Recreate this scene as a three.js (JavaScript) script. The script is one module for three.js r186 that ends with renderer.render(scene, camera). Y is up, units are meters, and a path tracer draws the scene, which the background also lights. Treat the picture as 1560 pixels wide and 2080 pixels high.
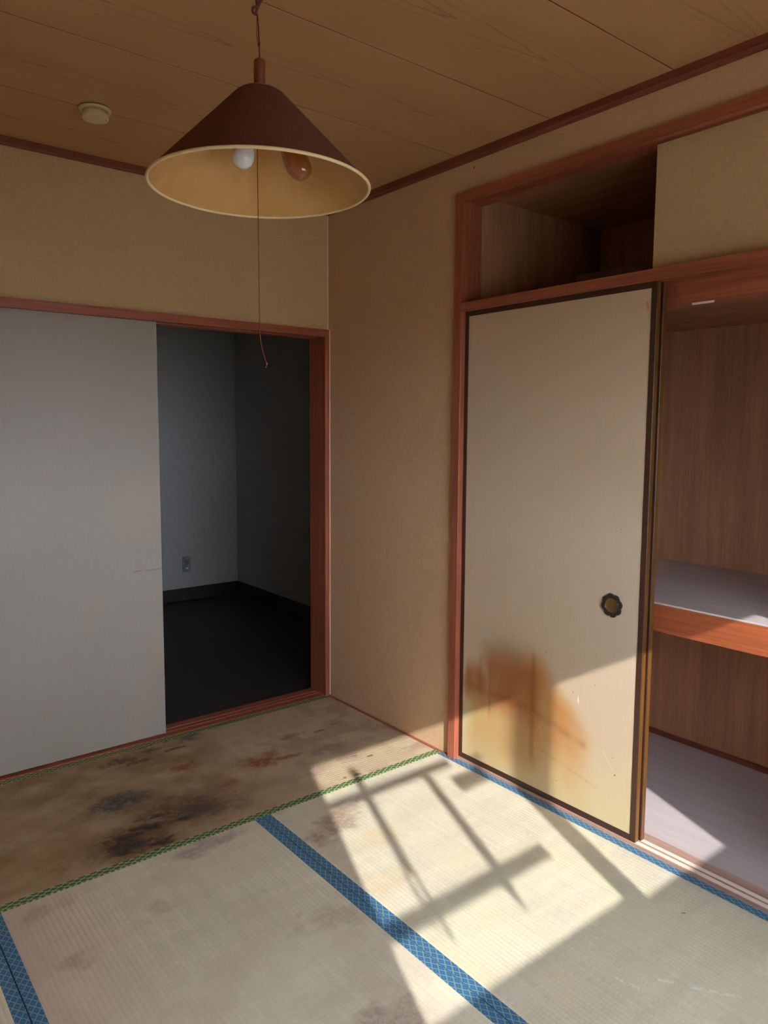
import * as THREE from 'three';
import { RoundedBoxGeometry } from 'three/addons/geometries/RoundedBoxGeometry.js';
import { mergeGeometries } from 'three/addons/utils/BufferGeometryUtils.js';

// ---------------------------------------------------------------- camera, sky, sun, exposure
const W = 1560, H = 2080, F = 1510.34;
const scene = new THREE.Scene();
const camera = new THREE.PerspectiveCamera(2 * Math.atan(H / 2 / F) * 180 / Math.PI, W / H, 0.02, 200);
{
  const fwd = new THREE.Vector3(0.61922684, -0.09892008, -0.77895632), up = new THREE.Vector3(0.05720044, 0.99507999, -0.08089457);
  camera.position.set(-2.1216309, 1.38489775, 3.08129686);
  camera.up.copy(up);
  camera.lookAt(camera.position.clone().add(fwd));
  camera.setViewOffset(W, H, 780 - 772.7264, 1040 - 1014.5551, W, H);        // the lens sits a little low
}
scene.background = new THREE.Color().setRGB(0.78, 0.90, 1.06);
scene.backgroundIntensity = 1.5;
const sun = new THREE.DirectionalLight(new THREE.Color().setRGB(0.97, 1.0, 1.0), 0.44);
sun.position.set(-0.40 * 8 - 1, 0.58 * 8, 1.0 * 8 + 2);
sun.target.position.set(-1, 0, 2);
sun.castShadow = true;
sun.shadow.mapSize.set(4096, 4096);
Object.assign(sun.shadow.camera, { left: -4, right: 4, top: 4, bottom: -4, near: 0.5, far: 30 });
scene.add(sun, sun.target);
const renderer = new THREE.WebGLRenderer({ antialias: true });
renderer.toneMapping = THREE.LinearToneMapping;
renderer.toneMappingExposure = 17.5;
renderer.shadowMap.enabled = true;

// ---------------------------------------------------------------- room measures (metres; corner of the two walls at 0,0,0)
const CEIL = 2.425, WALLX = -0.008, ROOM_W = 2.62, ROOM_D = 3.47;
const CL0 = 0.945, CL1 = 2.605, CLX = 0.872;                               // closet: from z, to z, back wall x

// ---------------------------------------------------------------- helpers
const used = {};
const numbered = (n) => { const k = used[n] = (used[n] ?? -1) + 1; return k ? n + '_' + String(k).padStart(3, '0') : n; };
function addMesh(name, geo, mat, parent = scene) {
  const g = Array.isArray(geo) ? mergeGeometries(geo.map((x) => { const y = x.index ? x.toNonIndexed() : x; for (const k of Object.keys(y.attributes)) if (!['position', 'normal', 'uv'].includes(k)) y.deleteAttribute(k); return y; })) : geo;
  const m = new THREE.Mesh(g, mat);
  m.name = parent === scene ? numbered(name) : name;
  m.castShadow = m.receiveShadow = true;
  parent.add(m);
  return m;
}
function tag(o, label, category, { group, kind } = {}) {
  if (label) o.userData.label = label;
  if (category) o.userData.category = category;
  if (group) o.userData.group = group;
  if (kind) o.userData.kind = kind;
  return o;
}
function thing(name, [x, y, z], label, category, extra) {
  const g = new THREE.Group();
  g.name = numbered(name); g.position.set(x, y, z); scene.add(g);
  return tag(g, label, category, extra);
}
// texture coordinates in metres: u runs along the grain axis
function metreUV(geo, grain, du = 0, dv = 0) {
  const g = geo.index ? geo.toNonIndexed() : geo, p = g.attributes.position, uv = new Float32Array(p.count * 2);
  const a = new THREE.Vector3(), b = new THREE.Vector3(), c = new THREE.Vector3(), n = new THREE.Vector3();
  const gi = 'xyz'.indexOf(grain);
  for (let i = 0; i < p.count; i += 3) {
    a.fromBufferAttribute(p, i); b.fromBufferAttribute(p, i + 1); c.fromBufferAttribute(p, i + 2);
    n.copy(b).sub(a).cross(c.clone().sub(a));
    const q = [Math.abs(n.x), Math.abs(n.y), Math.abs(n.z)], ni = q.indexOf(Math.max(...q));
    const ui = ni === gi ? (gi + 1) % 3 : gi, vi = 3 - ni - ui;
    for (let k = 0; k < 3; k++) { const t = [p.getX(i + k), p.getY(i + k), p.getZ(i + k)]; uv[(i + k) * 2] = t[ui] + du; uv[(i + k) * 2 + 1] = t[vi] + dv; }
  }
  g.setAttribute('uv', new THREE.BufferAttribute(uv, 2));
  return g;
}
const flat = (g) => (g.index ? g.toNonIndexed() : g);
let off = 0;
function bx(x0, x1, y0, y1, z0, z1, grain = 'x', r = 0.0015) {              // chamfered box between two corners
  const w = x1 - x0, h = y1 - y0, d = z1 - z0;
  const g = r > 0 ? new RoundedBoxGeometry(w, h, d, 1, Math.min(r, w / 3, h / 3, d / 3)) : new THREE.BoxGeometry(w, h, d);
  g.translate((x0 + x1) / 2, (y0 + y1) / 2, (z0 + z1) / 2);
  off += 0.137;
  return metreUV(g, grain, off, off * 0.61);
}
// a section swept along x or z; points are [across, up]
function prism(points, axis, t0, t1) {
  const s = new THREE.Shape(points.map(([a, b]) => new THREE.Vector2(a, b)));
  const g = new THREE.ExtrudeGeometry(s, { depth: t1 - t0, bevelEnabled: false });
  const p = g.attributes.position;
  if (axis === 'z') g.translate(0, 0, t0);
  else {
    for (let i = 0; i < p.count; i++) p.setXYZ(i, t0 + p.getZ(i), p.getY(i), p.getX(i));
    for (let i = 0; i < p.count; i += 3) for (const at of [p]) { const t = [at.getX(i), at.getY(i), at.getZ(i)]; at.setXYZ(i, at.getX(i + 1), at.getY(i + 1), at.getZ(i + 1)); at.setXYZ(i + 1, ...t); }
  }
  g.computeVertexNormals();
  off += 0.173;
  return metreUV(g, axis, off, off * 0.43);
}
const tube = (pts, r, seg = 40, rad = 8) => new THREE.TubeGeometry(new THREE.CatmullRomCurve3(pts.map((p) => new THREE.Vector3(...p))), seg, r, rad);

// ---------------------------------------------------------------- noise and textures
const hash = (x, y, s) => { let h = Math.imul(x, 374761393) ^ Math.imul(y, 668265263) ^ Math.imul(s, 974634777); h = Math.imul(h ^ (h >>> 13), 1274126177); return ((h ^ (h >>> 16)) >>> 0) / 4294967296; };
function vn(x, y, s, px = 1 << 20, py = 1 << 20) {                          // value noise, repeating every px, py cells
  const ix = Math.floor(x), iy = Math.floor(y), fx = x - ix, fy = y - iy, u = fx * fx * (3 - 2 * fx), v = fy * fy * (3 - 2 * fy);
  const m = (a, p) => ((a % p) + p) % p, x0 = m(ix, px), x1 = m(ix + 1, px), y0 = m(iy, py), y1 = m(iy + 1, py);
  const a = hash(x0, y0, s), b = hash(x1, y0, s), c = hash(x0, y1, s), d = hash(x1, y1, s);
  return a + (b - a) * u + (c - a) * v + (a - b - c + d) * u * v;
}
const fbm = (x, y, s, o = 4) => { let t = 0, a = 0.5, n = 0; for (let i = 0; i < o; i++) { t += a * vn(x, y, s + i * 17); n += a; a *= 0.5; x *= 2.03; y *= 2.03; } return t / n; };
const ss = (a, b, x) => { const t = Math.min(1, Math.max(0, (x - a) / (b - a))); return t * t * (3 - 2 * t); };
const mix = (a, b, t) => [a[0] + (b[0] - a[0]) * t, a[1] + (b[1] - a[1]) * t, a[2] + (b[2] - a[2]) * t];
function dataTex(w, h, fn, { srgb = true, rx = 1, ry = 1, wrap = true } = {}) {  // fn(u, v) gives 0..255 rgb or one grey
  const d = new Uint8Array(w * h * 4);
  for (let y = 0, i = 0; y < h; y++) for (let x = 0; x < w; x++, i += 4) {
    const c = fn((x + 0.5) / w, (y + 0.5) / h);
    if (typeof c === 'number') d[i] = d[i + 1] = d[i + 2] = c < 0 ? 0 : c > 255 ? 255 : c;
    else for (let k = 0; k < 3; k++) d[i + k] = c[k] < 0 ? 0 : c[k] > 255 ? 255 : c[k];
    d[i + 3] = 255;
  }
  const t = new THREE.DataTexture(d, w, h);
  t.magFilter = THREE.LinearFilter; t.minFilter = THREE.LinearMipmapLinearFilter; t.generateMipmaps = true;
  if (srgb) t.colorSpace = THREE.SRGBColorSpace;
  t.wrapS = t.wrapT = wrap ? THREE.RepeatWrapping : THREE.ClampToEdgeWrapping;
  t.repeat.set(rx, ry); t.needsUpdate = true;
  return t;
}
const std = (o) => new THREE.MeshStandardMaterial(o);
const C = (r, g, b) => new THREE.Color(`rgb(${r},${g},${b})`);

// streaky wood: one tile is 1.6 m along the grain by 0.2 m across
const woodTex = dataTex(1024, 256, (u, v) => {
  const w = v + 0.012 * vn(u * 6, v * 4, 3, 6, 4);
  const s = vn(u * 10, w * 56, 5, 10, 56) * 0.5 + vn(u * 24, w * 128, 7, 24, 128) * 0.3 + vn(u * 4, w * 14, 9, 4, 14) * 0.5;
  const pore = vn(u * 60, w * 128, 11, 60, 128) > 0.86 ? -16 : 0;
  const g = 188 + 58 * (s - 0.55) + pore;
  return [g + 6, g, g - 5];
}, { rx: 1 / 1.6, ry: 1 / 0.2 });
const woodBump = dataTex(512, 256, (u, v) => 128 + 90 * (vn(u * 40, v * 128, 21, 40, 128) - 0.5), { srgb: false, rx: 1 / 0.8, ry: 1 / 0.2 });
const wood = (color, roughness = 0.5, bump = 0.0004) => std({ color, map: woodTex, bumpMap: woodBump, bumpScale: bump, roughness });
// plywood: wide soft bands and fine dashes
const plyTex = dataTex(1024, 512, (u, v) => {
  const s = vn(u * 3, v * 22, 31, 3, 22) * 0.6 + vn(u * 8, v * 90, 33, 8, 90) * 0.3 + vn(u * 50, v * 256, 35, 50, 256) * 0.25;
  const g = 205 + 56 * (s - 0.57);
  return [g + 4, g, g - 4];
}, { rx: 1 / 1.2, ry: 1 / 0.6 });
const ply = (color, roughness = 0.7, map = plyTex) => std({ color, map, roughness });
const plySoft = dataTex(512, 256, (u, v) => {                               // worn, faintly grained plywood
  const g = 216 + 18 * (vn(u * 4, v * 30, 37, 4, 30) * 0.6 + vn(u * 14, v * 70, 38, 14, 70) * 0.4 - 0.5) + 8 * (vn(u * 5, v * 4, 39, 5, 4) - 0.5);
  return [g, g, g];
}, { rx: 1 / 1.2, ry: 1 / 0.6 });
// woven wall cloth paper
const clothTex = dataTex(512, 512, (u, v) => {
  const t = vn(u * 170, v * 24, 41, 170, 24) * 0.6 + vn(u * 24, v * 150, 43, 24, 150) * 0.45 + vn(u * 5, v * 5, 45, 5, 5) * 0.12;
  const g = 232 + 20 * (t - 0.67);
  return [g + 1, g, g - 2];
}, { rx: 1 / 0.36, ry: 1 / 0.36 });
const clothBump = dataTex(512, 512, (u, v) => 128 + 80 * (vn(u * 170, v * 20, 41, 170, 20) - 0.5) + 60 * (vn(u * 20, v * 150, 43, 20, 150) - 0.5), { srgb: false, rx: 1 / 0.36, ry: 1 / 0.36 });
const wallPaper = (color) => std({ color, map: clothTex, bumpMap: clothBump, bumpScale: 0.0004, roughness: 0.92 });

const M = {
  wall: wallPaper(C(220, 190, 146)),
  wallBrown: wallPaper(C(226, 186, 146)),
  red: wood(C(198, 114, 86), 0.45),
  redDark: wood(C(156, 82, 62), 0.5),
  sill: wood(C(226, 186, 168), 0.5),
  tape: std({ color: C(236, 216, 196), roughness: 0.4 }),
  lacquer: new THREE.MeshPhysicalMaterial({ color: C(62, 34, 20), roughness: 0.5, clearcoat: 0.2, clearcoatRoughness: 0.3 }),
  edgeWood: new THREE.MeshPhysicalMaterial({ color: C(124, 82, 32), map: woodTex, roughness: 0.4, clearcoat: 0.4, clearcoatRoughness: 0.3 }),
  plyBack: ply(C(208, 150, 110)),
  plyFloor: ply(C(226, 208, 204), 0.6, plySoft),
  roomPaper: wallPaper(C(200, 197, 195)),
  roomFloor: std({ color: C(52, 46, 42), roughness: 0.55 }),
  roomBase: std({ color: C(54, 42, 34), roughness: 0.5 }),
  cream: std({ color: C(216, 184, 140), map: clothTex, roughness: 0.85 }),
  plaster: std({ color: C(200, 196, 188), roughness: 0.95 }),
  alu: std({ color: C(150, 140, 125), roughness: 0.45, metalness: 0.7 }),
  steel: std({ color: C(150, 152, 155), roughness: 0.5, metalness: 0.6 }),
  joint: std({ color: C(92, 62, 42), roughness: 0.9 }),
  gap: std({ color: C(40, 28, 20), roughness: 0.9 }),
};
const S = { kind: 'structure' };

// ---------------------------------------------------------------- walls, floor, ceiling of the room
{
  const wb = [bx(-ROOM_W - 0.12, 1.0, 1.85, CEIL + 0.2, -0.12, 0, 'y', 0), bx(-ROOM_W - 0.12, -1.755, -0.1, 1.85, -0.12, 0, 'y', 0), bx(-0.006, 1.0, -0.1, 1.85, -0.12, 0, 'y', 0)];
  tag(addMesh('wall_back', wb, M.wall), 'beige papered wall above the open doorway', 'wall', S);
  const wr = [bx(WALLX, 1.0, -0.1, CEIL + 0.2, 0, 0.925, 'y', 0), bx(WALLX, 0.09, 2.27, CEIL + 0.2, 0.925, 2.63, 'y', 0), bx(WALLX, 1.0, -0.1, CEIL + 0.2, 2.63, ROOM_D + 0.12, 'y', 0)];
  const right = tag(addMesh('wall_right', wr, M.wallBrown), 'brownish papered wall between doorway corner and closet', 'wall', S);
  for (const [yy, zz, r] of [[0.328, 0.117, 0.0022], [1.86, 0.05, 0.0018], [1.852, 0.052, 0.0012], [2.369, 0.987, 0.0028]])
    addMesh('nail_head', new THREE.SphereGeometry(r, 10, 8).scale(0.6, 1.5, 1).translate(WALLX, yy, zz), std({ color: C(44, 32, 26), roughness: 0.6 }), right);
  tag(addMesh('wall_left', bx(-ROOM_W - 0.12, -ROOM_W, -0.1, CEIL + 0.2, 0, ROOM_D + 0.12, 'y', 0), M.wall), 'papered wall behind the camera on the left', 'wall', S);
  const wf = [bx(-ROOM_W, -1.745, -0.1, CEIL + 0.2, ROOM_D, ROOM_D + 0.12, 'y', 0), bx(-0.345, WALLX, -0.1, CEIL + 0.2, ROOM_D, ROOM_D + 0.12, 'y', 0), bx(-1.745, -0.345, -0.1, 0.88, ROOM_D, ROOM_D + 0.12, 'y', 0), bx(-1.745, -0.345, 1.735, CEIL + 0.2, ROOM_D, ROOM_D + 0.12, 'y', 0)];
  tag(addMesh('wall_front', wf, M.wall), 'papered window wall behind the camera', 'wall', S);
  tag(addMesh('floor', bx(-ROOM_W, 0, -0.1, -0.045, 0, ROOM_D, 'x', 0), M.plyFloor), 'wooden subfloor under the straw mats', 'floor', S);
}
// printed cedar-grain ceiling boards
const ceilTex = [0, 1].map((k) => dataTex(2048, 256, (u, v) => {
  const x = u * 2.62, y = (v - 0.5) * 0.455, c = 0.05 * (fbm(x * 0.9, 3.3, 51 + k, 2) - 0.5) + (k ? 0.012 : -0.01);
  const d = Math.abs(y - c) * (1 + 0.5 * (fbm(x * 1.3, y * 3, 53 + k, 2) - 0.5));
  const f = x * 2.6 + Math.pow(d / 0.034, 1.35) + 0.8 * fbm(x * 2.2, y * 26, 55 + k, 3) + 0.12 * vn(x * 16, y * 120, 61);
  const q = f - Math.floor(f), line = Math.exp(-Math.pow((q - 0.5) / 0.045, 2)), near = Math.exp(-Math.pow(d / 0.07, 2));
  const soft = ss(0.1, 0.5, q) * (1 - ss(0.5, 0.56, q));
  const fine = vn(x * 9, y * 420, 57) * 0.6 + vn(x * 40, y * 700, 59) * 0.4 - 0.5;
  const t = -24 * line * (0.12 + 0.88 * near) - 7 * soft * near + 9 * fine + 10 * (fbm(x * 2, y * 9, 63 + k, 3) - 0.5);
  return [184 + t, 141 + t * 0.9, 97 + t * 0.75];
}, { wrap: false }));
{
  const ceiling = new THREE.Group(); ceiling.name = 'ceiling'; scene.add(ceiling);
  tag(ceiling, 'low ceiling of wide printed cedar-grain boards', 'ceiling', S);
  addMesh('ceiling_slab', bx(-ROOM_W, 0, CEIL + 0.012, CEIL + 0.2, 0, ROOM_D, 'x', 0), M.gap, ceiling);
  const seams = [0, 0.457, 0.912, 1.366, 1.818, 2.273, 2.728, 3.183, ROOM_D];
  const mats = ceilTex.map((map) => std({ map, roughness: 0.6 }));
  for (let i = 0; i < 8; i++) {
    const z0 = seams[i] + 0.0017, z1 = seams[i + 1] - 0.0017;
    const g = flat(new RoundedBoxGeometry(ROOM_W, 0.014, z1 - z0, 1, 0.002)), p = g.attributes.position, uv = g.attributes.uv;
    for (let j = 0; j < p.count; j++) uv.setXY(j, p.getX(j) / ROOM_W + 0.5, (p.getZ(j) / 0.455) * (i % 3 === 1 ? -1 : 1) + 0.5);
    g.translate(-ROOM_W / 2, CEIL + 0.007, (z0 + z1) / 2);
    addMesh('ceiling_board', g, mats[i % 2], ceiling);
    if (i) addMesh('joint_strip', bx(-ROOM_W, 0, CEIL + 0.0012, CEIL + 0.012, seams[i] - 0.0018, seams[i] + 0.0018, 'x', 0), M.joint, ceiling);
  }
}
// ceiling mouldings
tag(addMesh('trim_1', prism([[WALLX, 2.394], [-0.026, 2.396], [-0.032, 2.402], [-0.032, CEIL], [WALLX, CEIL]], 'z', 0, ROOM_D), M.redDark), 'dark red ceiling moulding above the closet wall', 'moulding', S);
tag(addMesh('trim_2', prism([[0, 2.398], [0.018, 2.398], [0.024, 2.404], [0.024, CEIL], [0, CEIL]], 'x', -ROOM_W, -0.03), M.redDark), 'dark red ceiling moulding above the doorway wall', 'moulding', S);
tag(addMesh('trim_3', [bx(-ROOM_W, -ROOM_W + 0.03, 2.395, CEIL, 0.03, ROOM_D - 0.03, 'z'), bx(-ROOM_W, -0.04, 2.395, CEIL, ROOM_D - 0.03, ROOM_D, 'x')], M.redDark), 'dark ceiling moulding along the window side', 'moulding', S);

// ---------------------------------------------------------------- doorway in the back wall
const grooves2 = (z0, z1, y, d, up) => [[z0 - 0.022, y], [z0 - 0.022, y + d * up], [z0 - 0.046, y + d * up], [z0 - 0.046, y], [z0 - 0.054, y], [z0 - 0.054, y + d * up], [z0 - 0.078, y + d * up], [z0 - 0.078, y]];
tag(addMesh('trim_4', prism([[0.015, 1.851], [0.015, 1.815], ...grooves2(0.015 - 0.008, 0, 1.815, 0.012, 1), [-0.125, 1.815], [-0.125, 1.851]], 'x', -ROOM_W, -0.004), M.red), 'reddish wooden lintel over the doorway', 'lintel', S);
tag(addMesh('trim_5', bx(-0.036, -0.0045, 0.0, 1.815, -0.125, 0.015, 'y', 0.0025), M.red), 'reddish wooden post at the right of the doorway', 'post', S);
tag(addMesh('trim_6', prism([[0.0, 0.005], ...grooves2(0.0, 0, 0.005, 0.004, -1), [-0.125, 0.005], [-0.125, -0.04], [0.0, -0.04]], 'x', -1.76, -0.036), M.red), 'grooved red wooden threshold of the doorway', 'threshold', S);
tag(addMesh('trim_14', [bx(-0.0125, WALLX, 1.851, 2.394, 0, 0.004, 'y', 0.001), bx(-0.0115, WALLX, 0.004, 1.851, 0.015, 0.0185, 'y', 0.001)], std({ color: C(232, 216, 196), roughness: 0.8 })), 'thin pale caulk line in the room corner', 'caulk line', S);
// plain cream sliding door
const doorTex = dataTex(512, 1024, (u, v) => {
  const x = -1.756 + u * 0.883, y = 0.012 + v * 1.806;
  const m = fbm(x * 3, y * 2, 71, 4) - 0.5, fine = vn(x * 260, y * 30, 73) - 0.5;
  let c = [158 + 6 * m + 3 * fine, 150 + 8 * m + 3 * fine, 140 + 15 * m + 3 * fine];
  const hand = ss(0.55, 0.75, fbm(x * 5 + 9, y * 3, 75, 4)) * ss(-1.35, -0.95, x) * (1 - ss(1.2, 1.5, y));
  c = mix(c, [172, 154, 124], 0.35 * hand);
  const yl = 0.7585 + 0.0035 * (vn(x * 40, 1, 77) - 0.5);
  if (x > -1.0 && Math.abs(y - yl) < 0.0028 && vn(x * 45, 2, 79) > 0.42) c = mix(c, [140, 108, 84], 0.55);
  return c;
}, { wrap: false });
{
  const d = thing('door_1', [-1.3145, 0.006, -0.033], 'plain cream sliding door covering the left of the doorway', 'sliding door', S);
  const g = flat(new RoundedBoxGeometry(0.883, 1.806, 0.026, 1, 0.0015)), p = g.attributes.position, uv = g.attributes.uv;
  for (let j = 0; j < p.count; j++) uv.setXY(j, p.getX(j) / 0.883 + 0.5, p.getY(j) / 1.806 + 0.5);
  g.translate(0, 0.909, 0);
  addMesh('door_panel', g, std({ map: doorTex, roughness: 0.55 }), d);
}
// the unlit room behind the doorway
{
  const fz = -2.40, rx = 0.73;
  tag(addMesh('wall_far', bx(-ROOM_W - 0.12, rx + 0.12, -0.1, 2.6, fz - 0.12, fz, 'y', 0), M.roomPaper), 'pale far wall of the dim back room', 'wall', S);
  tag(addMesh('wall_side', [bx(rx, rx + 0.12, -0.1, 2.6, fz, -0.12, 'y', 0), bx(-ROOM_W - 0.12, -ROOM_W, -0.1, 2.6, fz, -0.12, 'y', 0)], M.roomPaper), 'dark side wall of the dim back room', 'wall', S);
  tag(addMesh('ceiling_back', bx(-ROOM_W, rx, 2.4, 2.6, fz, -0.12, 'x', 0), M.roomPaper), 'ceiling of the dim back room', 'ceiling', S);
  tag(addMesh('floor_back', bx(-ROOM_W, rx, -0.1, 0.0, fz, -0.125, 'x', 0), M.roomFloor), 'near-black floor of the dim back room', 'floor', S);
  tag(addMesh('baseboard_far', bx(-ROOM_W, rx, 0, 0.1, fz, fz + 0.012, 'x'), M.roomBase), 'dark baseboard under the outlet in the back room', 'baseboard', S);
  tag(addMesh('baseboard_side', bx(rx - 0.012, rx, 0, 0.1, fz + 0.012, -0.13, 'z'), M.roomBase), 'dark baseboard on the right of the back room', 'baseboard', S);
  const o = thing('wall_outlet', [0.2835, 0.229, fz], 'grey wall outlet above the baseboard in the back room', 'outlet');
  const plate = std({ color: C(146, 148, 148), roughness: 0.4, metalness: 0.2 }), white = std({ color: C(214, 214, 212), roughness: 0.4 }), dark = std({ color: C(40, 40, 42), roughness: 0.5 });
  addMesh('cover_plate', bx(-0.034, 0.034, 0, 0.12, 0, 0.006, 'y', 0.003), plate, o);
  const face = addMesh('socket_face', bx(-0.019, 0.019, 0.012, 0.108, 0.006, 0.010, 'y', 0.002), plate, o);
  addMesh('slot', [-0.010, 0, 0.010].map((x) => bx(x - 0.002, x + 0.002, 0.055, 0.095, 0.0098, 0.0108, 'y', 0)), dark, face);
  addMesh('terminal', bx(-0.011, 0.011, 0.022, 0.036, 0.0098, 0.013, 'y', 0.001), white, face);
}

// ---------------------------------------------------------------- closet opening: post, lintels, sill
tag(addMesh('trim_7', bx(-0.025, 0.082, 0.0, 2.283, 0.904, CL0, 'y', 0.0025), M.red), 'reddish wooden post between wall and closet', 'post', S);
tag(addMesh('trim_8', bx(-0.025, 0.082, 0.0, 2.283, CL1, 2.648, 'y', 0.0025), M.red), 'reddish closet post beyond the right picture edge', 'post', S);
const gr = (y, d) => [[0.000, y], [0.000, y + d], [0.022, y + d], [0.022, y], [0.0265, y], [0.0265, y + d], [0.0485, y + d], [0.0485, y]];
tag(addMesh('trim_9', prism([[-0.025, 2.249], ...gr(2.249, 0.012), [0.082, 2.249], [0.082, 2.283], [-0.025, 2.283]], 'z', CL0, CL1), M.red), 'reddish top lintel of the small upper cupboard', 'lintel', S);
tag(addMesh('trim_10', prism([[-0.025, 1.833], ...gr(1.833, 0.008), [0.088, 1.833], [0.088, 1.866], [-0.025, 1.866]], 'z', CL0, CL1), M.red), 'grooved reddish lintel between closet and upper cupboard', 'lintel', S);
tag(addMesh('trim_11', prism([[-0.006, 0.012], [0.0, 0.012], [0.0, 0.009], [0.022, 0.009], [0.022, 0.012], [0.0265, 0.012], [0.0265, 0.009], [0.0485, 0.009], [0.0485, 0.012], [0.085, 0.012], [0.085, -0.045], [-0.006, -0.045]], 'z', CL0, CL1), M.sill), 'pinkish grooved wooden sill under the closet doors', 'sill', S);
for (const [x0, x1] of [[0.001, 0.021], [0.0275, 0.0475]]) tag(addMesh('sliding_tape', bx(x0, x1, 0.009, 0.0098, CL0 + 0.002, CL1 - 0.002, 'z', 0), M.tape), x0 < 0.02 ? 'pale slide tape in the front groove of the closet sill' : 'pale slide tape in the rear groove of the closet sill', 'tape', { group: 'slide tapes in the closet sill' });
tag(addMesh('trim_12', bx(-0.019, WALLX, -0.04, 0.004, 0.016, 0.904, 'z', 0.001), M.red), 'thin red wooden strip at the foot of the wall', 'skirting strip', S);
tag(addMesh('trim_13', bx(0.088, 0.112, 1.763, 1.86, CL0, CL1, 'z', 0.002), M.red), 'red board hanging inside the closet under the lintel', 'board', S);

// closet shell
{
  const c = new THREE.Group(); c.name = 'closet_shell'; scene.add(c); tag(c, 'open closet lined with brown plywood', 'closet', S);
  addMesh('back_panel', bx(CLX, CLX + 0.05, -0.05, 2.35, CL0 - 0.03, CL1 + 0.03, 'y', 0), M.plyBack, c);
  addMesh('side_panel', bx(0.082, CLX, -0.05, 1.85, 0.925, CL0, 'y', 0), M.plyBack, c);
  addMesh('upper_side_panel', bx(0.082, CLX, 1.85, 2.35, 0.925, CL0, 'y', 0), M.plyBack, c);
  addMesh('upper_back_panel', bx(CLX - 0.004, CLX, 1.862, 2.285, CL0, CL1, 'y', 0), M.plyBack, c);
  addMesh('side_panel', bx(0.082, CLX, -0.05, 2.35, CL1, CL1 + 0.03, 'y', 0), M.plyBack, c);
  addMesh('floor_panel', bx(0.085, CLX, -0.05, 0.010, CL0, CL1, 'z', 0), M.plyFloor, c);
  addMesh('floor_strip', bx(CLX - 0.012, CLX, 0.010, 0.032, CL0, CL1, 'z', 0.001), M.redDark, c);
  addMesh('lower_ceiling', bx(0.112, CLX, 1.79, 1.806, CL0, CL1, 'z', 0), M.plyBack, c);
  addMesh('upper_floor', bx(0.088, CLX, 1.846, 1.862, CL0, CL1, 'z', 0), M.plyBack, c);
  addMesh('upper_ceiling', bx(0.082, CLX, 2.285, 2.35, CL0, CL1, 'z', 0), M.plyBack, c);
  const s = thing('closet_shelf', [0.1, 0.71, CL0], 'orange-fronted shelf across the middle of the open closet', 'shelf');
  const d = CL1 - CL0;
  addMesh('front_rail', bx(0, 0.03, 0, 0.0915, 0.001, d - 0.001, 'z', 0.002), wood(C(204, 110, 66), 0.5), s);
  addMesh('shelf_board', bx(0.0008, CLX - 0.1, 0.0915, 0.098, 0.001, d - 0.001, 'z', 0.001), M.plyFloor, s);
  const b = addMesh('loose_batten', bx(0.15, 0.19, 1.862, 1.930, 1.36, 2.3, 'z', 0.002), M.lacquer);
  tag(b, 'dark lacquered batten lying in the small upper cupboard', 'batten');
  const pc = addMesh('paper_scrap', prism([[0.084, 1.7595], [0.0855, 1.766], [0.0845, 1.7665], [0.083, 1.7595]], 'z', 1.845, 1.915), std({ color: C(235, 230, 222), roughness: 0.8 }));
  tag(pc, 'white scrap of paper on the red board in the closet', 'paper scrap');
}

// ---------------------------------------------------------------- sliding closet doors
const PZ = 0.792, PY = 1.782;
const seg = (x, y, ax, ay, bx_, by) => { const dx = bx_ - ax, dy = by - ay, t = Math.min(1, Math.max(0, ((x - ax) * dx + (y - ay) * dy) / (dx * dx + dy * dy))); return Math.hypot(x - ax - t * dx, y - ay - t * dy); };
const specks = [[1.388, 0.564, 2.2], [1.691, 0.212, 3], [1.46, 0.52, 1.4], [1.40, 0.46, 1.6], [1.33, 0.43, 1.6], [1.60, 0.50, 1.5], [1.51, 0.45, 1.8], [1.45, 0.10, 1.8], [1.68, 0.27, 1.8], [1.70, 1.33, 1.6], [1.68, 1.05, 1.5]];
const flecks = [[1.366, 0.275, 4.5], [1.374, 0.258, 3.4], [1.356, 0.262, 2], [1.378, 0.243, 2.6], [1.333, 0.315, 2], [1.27, 0.435, 1.6], [1.25, 0.44, 1.4], [1.345, 0.2, 2]];
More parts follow.
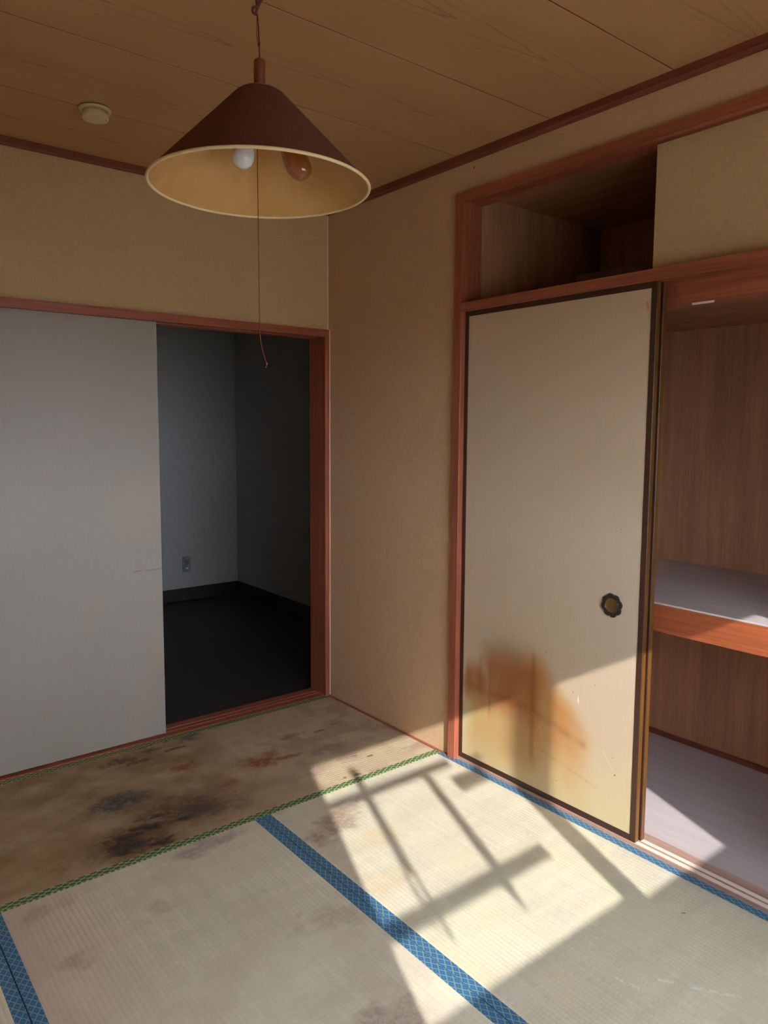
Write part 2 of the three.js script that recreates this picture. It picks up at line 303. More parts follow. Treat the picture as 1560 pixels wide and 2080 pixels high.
const paperTex = dataTex(768, 1536, (u, v) => {
  const z0 = 0.965 + u * PZ, y0 = 0.033 + v * PY;
  const z = z0 + 0.03 * (fbm(z0 * 9, y0 * 9, 81, 4) - 0.5), y = y0 + 0.05 * (fbm(z0 * 7 + 5, y0 * 7, 83, 4) - 0.5);
  const fib = vn(z0 * 420, y0 * 24, 85) - 0.5, m = fbm(z0 * 3, y0 * 3, 87, 3) - 0.5;
  let c = [200 + 4 * m + 4 * fib, 176 + 6 * m + 4 * fib, 149 + 10 * m + 4 * fib];
  if (y0 < 0.85) {
    const yel = (1 - ss(0.12, 0.36, y + 0.12 * (z - 1.5))) * (0.7 + 0.6 * m);
    c = mix(c, [204, 190, 136], 0.65 * yel);
    const right = ss(1.26, 1.36, z) * (1 - ss(-0.02, 0.1, y - (0.475 - 0.82 * (z - 1.36)))) * ss(-0.16, 0.22, y - 0.15 + 0.25 * (z - 1.36)) * (1 - ss(1.46, 1.64, z));
    const core = ss(1.03, 1.15, z) * (1 - ss(1.32, 1.40, z)) * ss(0.23, 0.35, y) * (1 - ss(0.43, 0.56, y));
    const lobe = ss(0.962, 0.99, z) * (1 - ss(1.06, 1.16, z)) * ss(0.24, 0.34, y) * (1 - ss(0.37, 0.46, y));
    const low = ss(0.96, 1.05, z) * (1 - ss(1.32, 1.42, z)) * (1 - ss(0.26, 0.38, y)) * ss(-0.06, 0.2, y);
    const halo = Math.exp(-Math.pow((z - 1.215) / 0.15, 2) - Math.pow((y - 0.485) / 0.09, 2));
    const mid = ss(1.15, 1.22, z) * (1 - ss(1.32, 1.37, z)) * ss(0.03, 0.16, y) * (1 - ss(0.28, 0.38, y));
    c = mix(c, [146, 114, 82], 0.6 * halo);
    c = mix(c, [186, 144, 84], 0.68 * low);
    c = mix(c, [160, 116, 74], 0.4 * mid);
    c = mix(c, [184, 122, 62], 0.85 * right * (0.7 + 0.55 * fbm(z0 * 16, y0 * 16, 89, 4)));
    c = mix(c, [152, 86, 38], 0.92 * Math.max(core, 0.85 * lobe) * (0.62 + 0.55 * fbm(z0 * 14, y0 * 6, 91, 4)));
    const drip = (a, b, zc, w) => Math.exp(-Math.pow((z0 - zc) / w, 2)) * ss(a, a + 0.08, y0) * (1 - ss(b - 0.06, b, y0));
    c = mix(c, [108, 56, 22], 0.24 * drip(0.2, 0.48, 1.113, 0.009) + 0.3 * drip(0.1, 0.57, 1.331, 0.011) + 0.25 * drip(0.26, 0.43, 1.0, 0.014) + 0.18 * drip(0.3, 0.5, 1.06, 0.01));
    const dl = Math.min(seg(z0, y0, 1.0, 0.335, 1.33, 0.328), seg(z0, y0, 1.33, 0.328, 1.56, 0.272));
    c = mix(c, [120, 58, 18], 0.24 * Math.exp(-Math.pow(dl / 0.016, 2)) * (0.3 + fbm(z0 * 25, y0 * 25, 93, 2)));
    const d2 = seg(z0, y0, 1.22, 0.22, 1.62, 0.14);
    c = mix(c, [170, 108, 52], 0.25 * Math.exp(-Math.pow(d2 / 0.006, 2)) * fbm(z0 * 30, y0 * 30, 95, 2));
    const d3 = seg(z0, y0, 1.64, 0.281, 1.683, 0.226);
    if (d3 < 0.0009) c = mix(c, [226, 214, 186], 0.7);
    const dt = seg(z0, y0, 1.533, 0.443, 1.5345, 0.414);
    if (dt < 0.0026 - Math.abs(y0 - 0.43) * 0.14 + 0.0016 * (vn(y0 * 160, 3, 99) - 0.5)) c = [232, 226, 214];
    for (const [a, b, r] of flecks) if (Math.hypot(z0 - a, y0 - b) < r * 0.0011 * (0.7 + vn(z0 * 700, y0 * 700, 97))) c = mix(c, [200, 160, 112], 0.6);
  }
  for (const [a, b, r] of specks) if (Math.hypot(z0 - a, y0 - b) < r * 0.001) c = mix(c, [110, 72, 40], 0.8);
  const ta = seg(z0, y0, 1.742, 1.772, 1.746, 1.752);
  if (ta < 0.004) c = mix(c, [172, 110, 66], 0.5);
  return c;
}, { wrap: false });
const paperMat = std({ map: paperTex, bumpMap: clothBump, bumpScale: 0.0002, roughness: 0.7 });
function fusuma(name, x, zShift, label, withHandle) {
  const y0 = 0.0105, y1 = 1.836, w = 0.832, t = 0.0195, f = 0.0205;
  const d = thing(name, [x, 0, CL0 + zShift], label, 'sliding door', S);
  for (const z of [0, w - f]) {
    const st = addMesh('stile', bx(0, t, y0, y1, z, z + f, 'y', 0.002), M.lacquer, d);
    if (z > 0) addMesh('edge_strip', bx(0.001, t - 0.0008, y0 + 0.002, y1 - 0.002, z + f - 0.0006, z + f + 0.0012, 'y', 0.0005), M.edgeWood, st).userData.label = 'brown bare edge of the stile';
  }
  addMesh('rail', bx(0, t, y0, y0 + 0.0225, f, w - f, 'z', 0.002), M.lacquer, d);
  addMesh('rail', bx(0, t, y1 - 0.0225, y1, f, w - f, 'z', 0.002), M.lacquer, d);
  const g = flat(new THREE.BoxGeometry(t - 0.004, PY, PZ)), p = g.attributes.position, uv = g.attributes.uv;
  for (let j = 0; j < p.count; j++) uv.setXY(j, p.getZ(j) / PZ + 0.5, p.getY(j) / PY + 0.5);
  g.translate(t / 2, 0.033 + PY / 2, w / 2);
  addMesh('paper_panel', g, withHandle ? paperMat : M.cream, d).userData.label = withHandle ? 'cream paper with a large rust-brown water stain' : 'plain cream paper';
  if (withHandle) {                                                          // scalloped dark finger pull with a bronze dish
    const h = new THREE.Group(); h.name = 'handle'; h.position.set(-0.0002, 0.792, 1.657 - CL0 - zShift); h.rotation.y = -Math.PI / 2; d.add(h);
    h.userData.label = 'dark scalloped finger pull with bronze dish';
    const s = new THREE.Shape(), N = 8;
    for (let i = 0; i < N; i++) {
      const pt = (a, r) => [r * Math.cos(a), r * Math.sin(a)], a = i / N * 2 * Math.PI + 0.2, q = Math.PI / N;
      const P = [pt(a - q, 0.0352), pt(a - q * 0.55, 0.0385), pt(a, 0.0402), pt(a + q * 0.55, 0.0385)];
      P.forEach(([x1, y], k) => (i || k ? s.lineTo(x1, y) : s.moveTo(x1, y)));
    }
    const hole = new THREE.Path(); hole.absarc(0, 0, 0.0268, 0, Math.PI * 2, true); s.holes.push(hole);
    const lac = new THREE.MeshPhysicalMaterial({ color: C(34, 32, 30), roughness: 0.42, clearcoat: 0.5, clearcoatRoughness: 0.3 });
    addMesh('scalloped_rim', new THREE.ExtrudeGeometry(s, { depth: 0.0016, bevelEnabled: true, bevelSize: 0.0012, bevelThickness: 0.0012, bevelSegments: 2, curveSegments: 32 }), lac, h);
    addMesh('inner_ring', new THREE.TorusGeometry(0.0262, 0.0016, 10, 40).translate(0, 0, 0.0022), std({ color: C(70, 74, 80), roughness: 0.25, metalness: 0.8 }), h);
    const dish = new THREE.LatheGeometry([[0.0001, -0.0012], [0.02, -0.001], [0.0245, 0.0006], [0.0265, 0.0022]].map((q) => new THREE.Vector2(...q)), 40);
    addMesh('dish', dish.rotateX(Math.PI / 2), std({ color: C(118, 88, 44), roughness: 0.5, metalness: 0.35, side: THREE.DoubleSide }), h);
  }
  return d;
}
fusuma('door_2', 0.0, 0, 'cream closet sliding door with black frame and rust-brown water stain', true);
fusuma('door_3', 0.0272, 0.005, 'second black-framed sliding door tucked behind the stained one', false);
{
  const d = thing('door_4', [0.03, 1.862, 1.738], 'cream sliding panel of the small upper cupboard', 'sliding door', S);
  addMesh('door_panel', bx(0, 0.012, 0.004, 0.394, 0, CL1 - 1.742, 'y', 0.001), M.cream, d);
}

// ---------------------------------------------------------------- straw mats
const RIB = 0.0142;
const weaveBump = dataTex(256, 256, (u, v) => {                             // 4 ribs across (v) by 0.06 m of rush along (u)
  const r = v * 4, q = r - Math.floor(r), k = Math.floor(r) & 1;
  const rib = Math.pow(Math.sin(Math.PI * q), 0.6), st = u * 40 + (k ? 0.5 : 0), sq = st - Math.floor(st);
  return 255 * (0.15 + 0.55 * rib + 0.25 * Math.sin(Math.PI * sq) * rib);
}, { srgb: false });
function ell(x, z, cx, cz, rx, rz, rot = 0) { const c = Math.cos(rot), s = Math.sin(rot), dx = x - cx, dz = z - cz; return Math.hypot((dx * c + dz * s) / rx, (-dx * s + dz * c) / rz); }
function matTex(w, h, x0, x1, z0, z1, alongX, base, seed, stain) {
  return dataTex(w, h, (u, v) => {
    const x = alongX ? x0 + u * (x1 - x0) : x0 + v * (x1 - x0), z = alongX ? z0 + v * (z1 - z0) : z0 + u * (z1 - z0);
    const a = alongX ? x : z, b = alongX ? z : x;                             // along, across
    const r = b / RIB, q = r - Math.floor(r), valley = Math.pow(Math.abs(2 * q - 1), 4);
    const rush = vn(a * 620, Math.floor(r) * 3.7, seed) - 0.5, row = vn(3, Math.floor(r), seed + 3) - 0.5, band = vn(a * 30, b * 6, seed + 5) - 0.5;
    const m = fbm(x * 4, z * 4, seed + 7, 4) - 0.5, t = 15 * rush + 6 * row - 8 * valley + 10 * band + 14 * m;
    return stain([base[0] + t, base[1] + t * 0.95, base[2] + t * 0.8], x, z);
  }, { wrap: false });
}
const blot = (c, col, amt, d, x, z, s, rough = 0.9, f = 22) => {
  if (d > 2.1) return c;
  const n = fbm(x * f, z * f * 1.3, s, 3), k = d + rough * (n - 0.5) * 1.5;
  if (k > 1.25) return c;
  const grain = 0.55 + 0.9 * vn(x * 260, z * 260, s + 1) * vn(x * 70, z * 90, s + 2) * 2;
  return mix(c, col, amt * (1 - ss(0.15, 1.2, k)) * Math.min(1.15, grain));
};
const matA = matTex(1536, 768, -1.755, -0.021, 0.002, 0.855, true, [190, 167, 134], 101, (c, x, z) => {
  const g = fbm(x * 9, z * 12, 131, 4), g2 = fbm(x * 34, z * 46, 133, 3);
  const soiled = ss(-0.55, -1.05, x + 0.5 * (fbm(x * 3, z * 3, 135, 3) - 0.5));
  c = mix(c, [136, 104, 66], soiled * (0.6 + 1.1 * (g - 0.5)));
  c = mix(c, [116, 90, 58], soiled * 0.3 * ss(0.45, 0.8, g2) * ss(0.4, 0.65, g));
  c = mix(c, [166, 136, 118], (1 - soiled) * 0.7 * ss(0.5, 0.75, g));
  c = blot(c, [80, 71, 64], 0.95, ell(x, z, -1.245, 0.45, 0.16, 0.095, 0.1), x, z, 137, 0.4);
  c = blot(c, [96, 75, 56], 0.85, ell(x, z, -1.06, 0.64, 0.26, 0.15, 0.2), x, z, 139, 0.4);
  c = blot(c, [76, 60, 50], 0.8, ell(x, z, -1.03, 0.675, 0.10, 0.05, 0.2), x, z, 141, 0.45);
  c = blot(c, [98, 68, 42], 0.7, ell(x, z, -1.28, 0.725, 0.20, 0.12, -0.1), x, z, 143, 0.6, 26);
  for (const [cx, cz, rx, rz, s] of [[-1.335, 0.715, 0.065, 0.04, 1], [-1.30, 0.755, 0.07, 0.028, 2], [-1.215, 0.682, 0.06, 0.018, 3], [-1.235, 0.79, 0.075, 0.03, 4], [-1.285, 0.69, 0.04, 0.02, 5], [-1.25, 0.66, 0.06, 0.012, 6], [-1.36, 0.775, 0.05, 0.02, 7], [-1.105, 0.695, 0.05, 0.014, 8], [-1.18, 0.62, 0.05, 0.012, 9]])
    c = blot(c, [56, 40, 29], 0.92, ell(x, z, cx, cz, rx * 1.05, rz * 1.25, 0.1), x, z, 150 + s, 1.15, 40);
  c = blot(c, [96, 86, 80], 0.85, ell(x, z, -0.80, 0.045, 0.075, 0.06), x, z, 161);
  for (const [cx, cz, rx, rz, s] of [[-0.99, 0.085, 0.08, 0.02, 1], [-1.14, 0.115, 0.11, 0.03, 2], [-0.90, 0.135, 0.06, 0.012, 3], [-1.07, 0.16, 0.09, 0.018, 4], [-0.94, 0.03, 0.14, 0.018, 5]]) c = blot(c, [88, 66, 54], 0.8, ell(x, z, cx, cz, rx, rz), x, z, 164 + s, 1.2, 30);
  for (const [cx, cz, rx, rz, a] of [[-0.664, 0.475, 0.05, 0.045, 0.85], [-0.555, 0.497, 0.055, 0.018, 0.85], [-0.62, 0.43, 0.07, 0.04, 0.5], [-0.954, 0.319, 0.045, 0.025, 0.8], [-0.90, 0.30, 0.02, 0.02, 0.6], [-0.845, 0.551, 0.035, 0.03, 0.7], [-0.44, 0.325, 0.05, 0.03, 0.4], [-0.487, 0.332, 0.03, 0.018, 0.55], [-0.74, 0.45, 0.06, 0.05, 0.35]]) c = blot(c, [134, 78, 40], a, ell(x, z, cx, cz, rx * 1.3, rz * 1.3), x, z, 171, 0.8, 30);
  for (const [cx, cz, rx, rz] of [[-0.299, 0.355, 0.035, 0.012], [-0.477, 0.795, 0.008, 0.008], [-0.20, 0.33, 0.03, 0.01], [-0.33, 0.66, 0.012, 0.01], [-0.28, 0.70, 0.02, 0.008], [-0.42, 0.80, 0.02, 0.012]]) c = blot(c, [104, 78, 56], 0.75, ell(x, z, cx, cz, rx, rz), x, z, 173, 0.8, 40);
  c = blot(c, [136, 112, 108], 0.6, ell(x, z, -0.36, 0.53, 0.16, 0.06, 0.15), x, z, 175, 1.1, 18);
  return c;
});
const matB = matTex(1536, 768, -0.879, -0.007, 0.857, 2.60, false, [208, 196, 170], 201, (c, x, z) => {
  const g = fbm(x * 6, z * 6, 231, 4), g2 = fbm(x * 60, z * 30, 235, 3);
  c = mix(c, [222, 190, 142], 0.35 * ss(0.5, 0.75, g) * ss(-0.25, -0.7, x));
  c = mix(c, [214, 206, 168], 0.35 * ss(0.5, 0.7, fbm(x * 3 + 4, z * 3, 233, 3)));
  c = blot(c, [140, 112, 98], 0.6, ell(x, z, -0.71, 1.07, 0.14, 0.075, -0.4), x, z, 237, 1.1, 20);
  c = blot(c, [156, 126, 106], 0.45, ell(x, z, -0.62, 1.00, 0.16, 0.04, -0.2), x, z, 239, 1.1, 20);
  c = blot(c, [208, 176, 132], 0.4, ell(x, z, -0.66, 1.21, 0.12, 0.06), x, z, 241, 1.1, 16);
  c = blot(c, [208, 176, 134], 0.4, ell(x, z, -0.78, 1.42, 0.10, 0.06), x, z, 243, 1.1, 16);
  c = mix(c, [206, 198, 178], 0.3 * ss(0.55, 0.8, g2));
  if (seg(x, z, -0.193, 2.055, -0.188, 2.060) < 0.0026) c = mix(c, [112, 92, 70], 0.8);
  const ch = Math.min(seg(x, z, -0.48, 2.158, -0.46, 2.185), seg(x, z, -0.44, 2.22, -0.38, 2.31), seg(x, z, -0.56, 2.09, -0.55, 2.14));
  if (ch < 0.006 && vn(x * 160, z * 160, 245) > 0.45) c = mix(c, [226, 228, 214], 0.55);
  return c;
});
const matC = matTex(1536, 768, -1.755, -0.881, 0.857, 2.60, false, [208, 196, 170], 301, (c, x, z) => {
  const g = fbm(x * 5, z * 5, 331, 4), e = ss(-1.35, -1.7, x + 0.25 * (g - 0.5));
  c = mix(c, [190, 158, 142], 0.45 * e * (0.5 + g));
  c = mix(c, [208, 194, 162], 0.4 * ss(0.5, 0.7, fbm(x * 4 + 9, z * 4, 333, 3)));
  c = mix(c, [186, 162, 146], 0.3 * ss(0.5, 0.8, fbm(x * 7 + 2, z * 7, 335, 4)));
  c = blot(c, [150, 130, 124], 0.6, ell(x, z, -1.11, 0.90, 0.15, 0.045, -0.1), x, z, 337, 1.1, 18);
  c = blot(c, [164, 132, 112], 0.45, ell(x, z, -1.62, 0.93, 0.09, 0.05), x, z, 339, 1.2, 20);
  c = blot(c, [164, 132, 122], 0.45, ell(x, z, -1.62, 1.19, 0.05, 0.05), x, z, 341, 1.2, 24);
  c = blot(c, [150, 130, 116], 0.55, ell(x, z, -1.11, 1.84, 0.13, 0.07), x, z, 343, 1.2, 18);
  c = blot(c, [170, 152, 136], 0.5, ell(x, z, -1.00, 1.45, 0.14, 0.06, 0.4), x, z, 345, 1.2, 18);
  c = blot(c, [172, 150, 136], 0.45, ell(x, z, -1.35, 1.12, 0.08, 0.05), x, z, 347, 1.2, 22);
  return c;
});
const heriTex = (bg, core, line, rim, lw = 0.13) => dataTex(256, 256, (u, v) => {      // diamond lattice, one diamond per tile
  const du = Math.abs(u - 0.5) * 2, dv = Math.abs(v - 0.5) * 2, d = du + dv, e = Math.abs(d - 1);
  const th = 0.85 + 0.3 * (vn(u * 64, v * 64, 401, 64, 64) - 0.5);
  if (e < lw) return line.map((k) => k * th);
  const dd = d > 1 ? 2 - d : d;
  return (dd < 0.28 ? bg : dd < 0.62 ? core : rim).map((k) => k * th);
});
const bandBlue = heriTex([78, 134, 176], [50, 106, 154], [152, 172, 146], [62, 128, 176]);
const bandGreen = heriTex([100, 128, 124], [58, 80, 72], [196, 212, 108], [70, 98, 86], 0.19);
const bandMat = (t, pu, pv) => { const m = t.clone(); m.repeat.set(1 / pu, 1 / pv); m.needsUpdate = true; return std({ map: m, roughness: 0.75 }); };
const blueZ = bandMat(bandBlue, 0.0285, 0.0195), greenX = bandMat(bandGreen, 0.034, 0.0185), blueX = bandMat(bandBlue, 0.0285, 0.0195);
const weaveX = weaveBump.clone(); weaveX.repeat.set(1.734 / 0.06, 0.853 / (RIB * 4)); weaveX.needsUpdate = true;
const strawMat = (map) => std({ map, bumpMap: weaveX, bumpScale: 0.0009, roughness: 0.82 });
const SA = strawMat(matA), SB = strawMat(matB), SC = strawMat(matC);
function tatami(x0, x1, z0, z1, alongX, surface, band, label) {
  const BW = 0.0305, w = x1 - x0, d = z1 - z0, t = thing('tatami_mat', [x0, -0.045, z0], label, 'straw mat');
  const g = flat(new RoundedBoxGeometry(w, 0.045, d, 1, 0.002)), p = g.attributes.position, uv = g.attributes.uv;
  for (let j = 0; j < p.count; j++) { const a = p.getX(j) / w + 0.5, b = p.getZ(j) / d + 0.5; uv.setXY(j, alongX ? a : b, alongX ? b : a); }
  g.translate(w / 2, 0.0225, d / 2);
  addMesh('woven_straw', g, surface, t);
  for (const k of [0, 1]) {
    const e = alongX ? bx(0, w, 0.030, 0.0461, k ? d - BW : 0, k ? d : BW, 'x', 0.0008) : bx(k ? w - BW : 0, k ? w : BW, 0.030, 0.0461, 0, d, 'z', 0.0008);
    addMesh('cloth_edging', e, band, t);
  }
  return t;
}
tatami(-1.755, -0.0195, 0.002, 0.855, true, SA, greenX, 'straw mat with dark mould stains and yellow-green edging by the doorway');
tatami(-0.879, -0.007, 0.857, 2.60, false, SB, blueZ, 'sunlit pale straw mat with blue edging beside the closet sill');
tatami(-1.755, -0.881, 0.857, 2.60, false, SC, blueZ, 'shaded greyish straw mat with blue edging in the left foreground');
tatami(-2.61, -1.757, 0.002, 1.73, false, SC, blueZ, 'blue-edged straw mat at the far left picture edge');
tatami(-2.61, -1.757, 1.732, 3.455, false, SC, blueZ, 'blue-edged straw mat under the camera');
tatami(-1.755, -0.010, 2.602, 3.455, true, SB, blueX, 'blue-edged straw mat below the window');

// ---------------------------------------------------------------- pendant lamp
const LX = -1.352, LZ = 1.722;
{
  const L = thing('pendant_lamp', [LX, 1.5, LZ], 'brown conical cloth pendant lamp with cream lining hanging from the ceiling', 'lamp');
  const y = (v) => v - 1.5, R = (s) => [s * 0.783, s * 0.62];               // s runs to the right of the picture
  const fabricTex = dataTex(512, 512, (u, v) => { const t = vn(u * 170, v * 40, 501, 170, 40) * 0.5 + vn(u * 40, v * 170, 503, 40, 170) * 0.5 - 0.5; return [104 + 22 * t, 54 + 14 * t, 36 + 10 * t]; });
  const fabricBump = dataTex(512, 512, (u, v) => 128 + 70 * Math.sin(u * Math.PI * 2 * 64) * Math.sin(v * Math.PI * 2 * 64), { srgb: false });
  for (const t of [fabricTex, fabricBump]) t.repeat.set(6, 1.6);
  const V = (a) => a.map(([r, h]) => new THREE.Vector2(r, y(h)));
  const out = V([[0.2185, 1.859], [0.0545, 2.028], [0.049, 2.0335], [0.043, 2.0375], [0.036, 2.0395], [0.011, 2.0415]]);
  const shade = addMesh('lamp_shade', new THREE.LatheGeometry(out, 96), std({ map: fabricTex, bumpMap: fabricBump, bumpScale: 0.0006, roughness: 0.95, side: THREE.DoubleSide }), L);
  shade.userData.label = 'dark brown woven cloth cone';
  const lining = dataTex(512, 256, (u, v) => { const t = fbm(u * 24, v * 8, 511, 4) - 0.5; return [194 + 20 * t, 148 + 28 * t, 90 + 32 * t]; });
  const inn = V([[0.011, 2.038], [0.036, 2.036], [0.047, 2.031], [0.0535, 2.0255], [0.2165, 1.8575]]);
  addMesh('shade_lining', new THREE.LatheGeometry(inn, 96), std({ map: lining, roughness: 0.6, side: THREE.DoubleSide }), shade);
  addMesh('rim_band', new THREE.TorusGeometry(0.2178, 0.0031, 10, 128).rotateX(Math.PI / 2).translate(0, y(1.8585), 0), std({ color: C(226, 204, 160), roughness: 0.7 }), shade);
  addMesh('piping', new THREE.TorusGeometry(0.0405, 0.0009, 6, 64).rotateX(Math.PI / 2).translate(0, y(2.0388), 0), std({ color: C(150, 110, 84), roughness: 0.8 }), shade);
  addMesh('handle', new THREE.LatheGeometry(V([[0.0001, 2.041], [0.0112, 2.041], [0.0112, 2.097], [0.0098, 2.0995], [0.0001, 2.0995]]), 32), wood(C(150, 80, 46), 0.4), L).userData.label = 'turned wooden sleeve';
  const cordM = std({ color: C(96, 44, 32), roughness: 0.7 });
  const k = (s, h, t = 0) => [R(s)[0] - 0.62 * t, y(h), R(s)[1] + 0.783 * t];
  addMesh('cord', [
    tube([k(0.001, 2.096), k(0.0, 2.13), k(-0.001, 2.16), k(-0.003, 2.186)], 0.0014),
    tube([k(-0.002, 2.128), k(-0.0045, 2.15), k(-0.004, 2.175), k(-0.003, 2.186)], 0.0007),
    tube([k(-0.002, 2.126), k(0.001, 2.128, 0.002), k(0.0015, 2.132), k(-0.002, 2.131, -0.002)], 0.0013),
  ], cordM, L);
  addMesh('cord', [
    tube([k(-0.003, 2.184), k(-0.011, 2.187, 0.003), k(-0.010, 2.195, 0.004), k(-0.002, 2.20, 0.001), k(0.006, 2.212), k(0.014, 2.23, -0.004), k(0.017, 2.27, -0.003), k(0.008, 2.34), k(0.001, 2.41)], 0.0027, 80),
    tube([k(-0.008, 2.186, -0.003), k(-0.004, 2.196, -0.004), k(0.001, 2.205, -0.003), k(0.009, 2.216, 0.003), k(0.012, 2.232, 0.004), k(0.006, 2.25, 0.003), k(-0.004, 2.222, 0.003), k(-0.003, 2.20, 0.002)], 0.0025, 80),
    tube([k(-0.003, 2.2, 0.001), k(-0.002, 2.25, -0.003), k(0.0, 2.33, -0.002), k(0.0, 2.41)], 0.0024, 40),
  ], cordM, L).userData.label = 'knotted upper cord';
  addMesh('ceiling_rose', new THREE.LatheGeometry(V([[0.0001, 2.4], [0.018, 2.4], [0.03, 2.408], [0.034, 2.4248], [0.0001, 2.4248]]), 40), std({ color: C(220, 210, 190), roughness: 0.5 }), L);
  // sockets under the sleeve and the two bulbs
  const bake = std({ color: C(230, 214, 176), roughness: 0.5 });
  addMesh('socket_hub', new THREE.LatheGeometry(V([[0.0001, 1.966], [0.02, 1.966], [0.03, 1.972], [0.03, 2.0], [0.012, 2.01], [0.012, 2.038], [0.0001, 2.038]]), 40), bake, L);
  const dir = (s, t, h) => { const [x, z] = R(s); return new THREE.Vector3(x - 0.62 * t, h, z + 0.783 * t).normalize(); };
  const place = (g, from, d) => g.applyQuaternion(new THREE.Quaternion().setFromUnitVectors(new THREE.Vector3(0, 1, 0), d)).translate(...from);
  const lathe = (pts, n = 40) => new THREE.LatheGeometry(pts.map((q) => new THREE.Vector2(...q)), n);
  const f1 = [...k(-0.014, 1.978)], d1 = dir(-0.022, 0.0, -0.066).normalize();
  addMesh('socket', place(lathe([[0.0001, 0], [0.0125, 0], [0.0135, 0.03], [0.0105, 0.031], [0.0105, 0.02], [0.0001, 0.02]]), f1, d1), bake, L);
  addMesh('light_bulb', place(lathe([[0.0085, 0.022], [0.0095, 0.034], [0.0145, 0.042], [0.0205, 0.053], [0.0222, 0.064], [0.0205, 0.075], [0.0145, 0.083], [0.0075, 0.0868], [0.0001, 0.088]]), f1, d1), new THREE.MeshPhysicalMaterial({ color: C(222, 230, 240), roughness: 0.25, clearcoat: 0.5, side: THREE.DoubleSide }), L).userData.label = 'small round white bulb';
  const f2 = [...k(0.024, 1.984)], d2 = dir(0.05, 0.006, -0.082).normalize();
  addMesh('socket', place(lathe([[0.0001, 0], [0.0145, 0], [0.016, 0.034], [0.0135, 0.035], [0.0135, 0.02], [0.0001, 0.02]]), f2, d2), bake, L);
  addMesh('light_bulb', place(lathe([[0.0115, 0.024], [0.0122, 0.04], [0.0145, 0.056], [0.0205, 0.074], [0.0248, 0.092], [0.0252, 0.104], [0.0222, 0.117], [0.0155, 0.1255], [0.0075, 0.1295], [0.0001, 0.1305]]), f2, d2), new THREE.MeshPhysicalMaterial({ color: C(206, 150, 96), roughness: 0.06, transmission: 0.7, thickness: 0, clearcoat: 1, clearcoatRoughness: 0.08, side: THREE.DoubleSide }), L).userData.label = 'pear-shaped amber bulb';
  // pull chain and its long cord
  const beads = [];
  for (let i = 0; i < 9; i++) beads.push(new THREE.SphereGeometry(0.0014, 8, 6).translate(...k(-0.001, 1.966 - i * 0.0052, 0.03)));
  const pc = addMesh('pull_chain', beads, std({ color: C(110, 84, 50), roughness: 0.35, metalness: 0.8 }), L);
  pc.userData.label = 'bead chain with a long brown pull string';
  addMesh('pull_string', [tube([k(-0.001, 1.925, 0.03), k(-0.0005, 1.75, 0.03), k(0.0, 1.60, 0.03), k(0.0008, 1.56, 0.03), k(0.004, 1.537, 0.028), k(0.0125, 1.507, 0.026)], 0.0008, 60, 6), new THREE.SphereGeometry(0.0021, 8, 8).scale(1, 1.6, 1).translate(...k(0.0125, 1.507, 0.026)), tube([k(0.0125, 1.507, 0.026), k(0.012, 1.503, 0.026), k(0.0105, 1.500, 0.027)], 0.0009, 8, 6)], std({ color: C(112, 66, 42), roughness: 0.9 }), pc);
}
// ---------------------------------------------------------------- detector on the ceiling
{
  const d = thing('smoke_detector', [-1.262, CEIL, 0.468], 'round cream detector on the ceiling left of the lamp', 'detector');
  const m = std({ color: C(214, 196, 148), roughness: 0.5 });
  const lat = (p) => new THREE.LatheGeometry(p.map((q) => new THREE.Vector2(...q)), 64);
  addMesh('base_plate', lat([[0.0001, 0], [0.052, 0], [0.052, -0.006], [0.049, -0.010], [0.0001, -0.010]].reverse()), m, d);
  const h = addMesh('detector_head', lat([[0.0001, -0.010], [0.040, -0.010], [0.0395, -0.018], [0.042, -0.019], [0.042, -0.031], [0.0395, -0.0345], [0.0001, -0.036]].reverse()), m, d);
  addMesh('indicator', new THREE.SphereGeometry(0.0022, 10, 8).translate(0.03, -0.0345, 0.018), std({ color: C(150, 120, 80), roughness: 0.3 }), h);
}

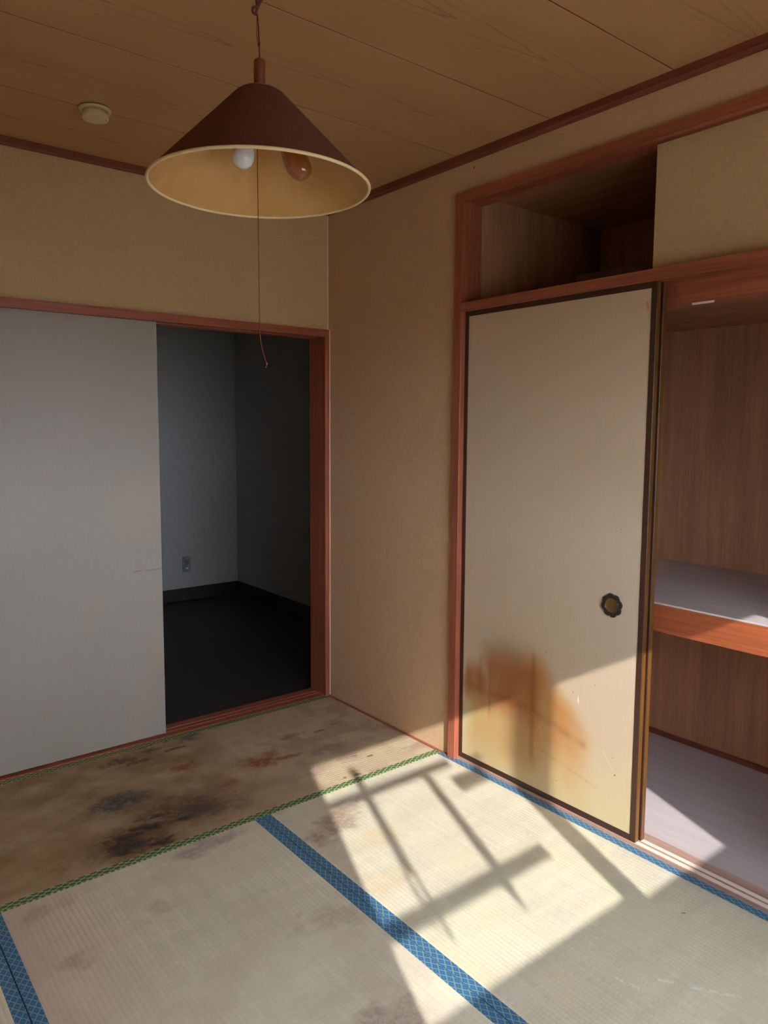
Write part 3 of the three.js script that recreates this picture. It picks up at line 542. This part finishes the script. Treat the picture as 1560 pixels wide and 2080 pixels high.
// ---------------------------------------------------------------- window in the wall behind the camera, and what stands outside it
{
  const w = new THREE.Group(); w.name = 'window_1'; scene.add(w); tag(w, 'two-sash sliding window behind the camera', 'window', S);
  const fr = (x0, x1, y0, y1, z0, z1, b, bb, bt) => [bx(x0, x0 + b, y0, y1, z0, z1, 'y'), bx(x1 - b, x1, y0, y1, z0, z1, 'y'), bx(x0 + b, x1 - b, y0, y0 + bb, z0, z1, 'x'), bx(x0 + b, x1 - b, y1 - bt, y1, z0, z1, 'x')];
  addMesh('window_frame', fr(-1.745, -0.345, 0.88, 1.735, 3.50, 3.588, 0.02, 0.02, 0.02), M.alu, w);
  const glass = new THREE.MeshPhysicalMaterial({ color: 0xffffff, roughness: 0.02, transmission: 1, thickness: 0, ior: 1.5 });
  for (const [x0, x1, z] of [[-1.725, -0.872, 3.52], [-0.90, -0.365, 3.563]]) {
    const l = x0 < -1 ? 0.035 : 0.045, s = addMesh('sash', fr(x0, x1, 0.90, 1.715, z - 0.012, z + 0.012, l, 0.027, x0 < -1 ? 0.040 : 0.018), M.alu, w);
    addMesh('pane', new THREE.BoxGeometry(x1 - x0 - 2 * l + 0.01, 0.77, 0.003).translate((x0 + x1) / 2, 1.308, z), glass, s);
  }
  tag(addMesh('ground', bx(-25, 25, -0.8, -0.45, 3.62, 40, 'x', 0), std({ color: C(132, 126, 112), roughness: 0.95 })), 'pale ground outside the window', 'ground', S);
  const r = thing('laundry_rack', [-1.488, 1.130, 3.72], 'metal laundry rack outside the window', 'rack');
  const X = (x) => x + 1.6, Y = (v) => v - 1.3;
  addMesh('rail', bx(X(-2.05), X(-1.28), Y(1.762), Y(1.796), -0.006, 0.006, 'x'), M.steel, r);
  addMesh('rail', bx(X(-1.905), X(-1.205), Y(1.374), Y(1.417), -0.006, 0.006, 'x'), M.steel, r);
  addMesh('post', [bx(X(-1.726), X(-1.694), Y(1.50), Y(1.895), -0.006, 0.006, 'y'), bx(X(-1.702), X(-1.692), Y(1.325), Y(1.50), -0.006, 0.006, 'y'), bx(X(-1.730), X(-1.721), Y(1.36), Y(1.50), -0.006, 0.006, 'y')], M.steel, r);
  addMesh('post', [bx(X(-1.438), X(-1.402), Y(1.40), Y(1.762), -0.006, 0.006, 'y'), prism([[X(-1.446), Y(1.376)], [X(-1.412), Y(1.376)], [X(-1.428), Y(1.297)]].reverse(), 'z', -0.006, 0.006)], M.steel, r);
  addMesh('clip_plate', bx(X(-1.325), X(-1.17), Y(1.657), Y(1.718), -0.006, 0.006, 'x'), M.steel, r);
  addMesh('clip_arm', bx(X(-1.19), X(-1.175), Y(1.70), Y(1.78), -0.006, 0.006, 'y'), M.steel, r);
  addMesh('wall_bracket', [bx(X(-2.05), X(-2.02), Y(1.762), Y(1.796), -0.128, 0.006, 'z'), bx(X(-2.05), X(-2.02), Y(1.6), Y(1.762), -0.128, -0.10, 'y')], M.steel, r);
}

renderer.render(scene, camera);
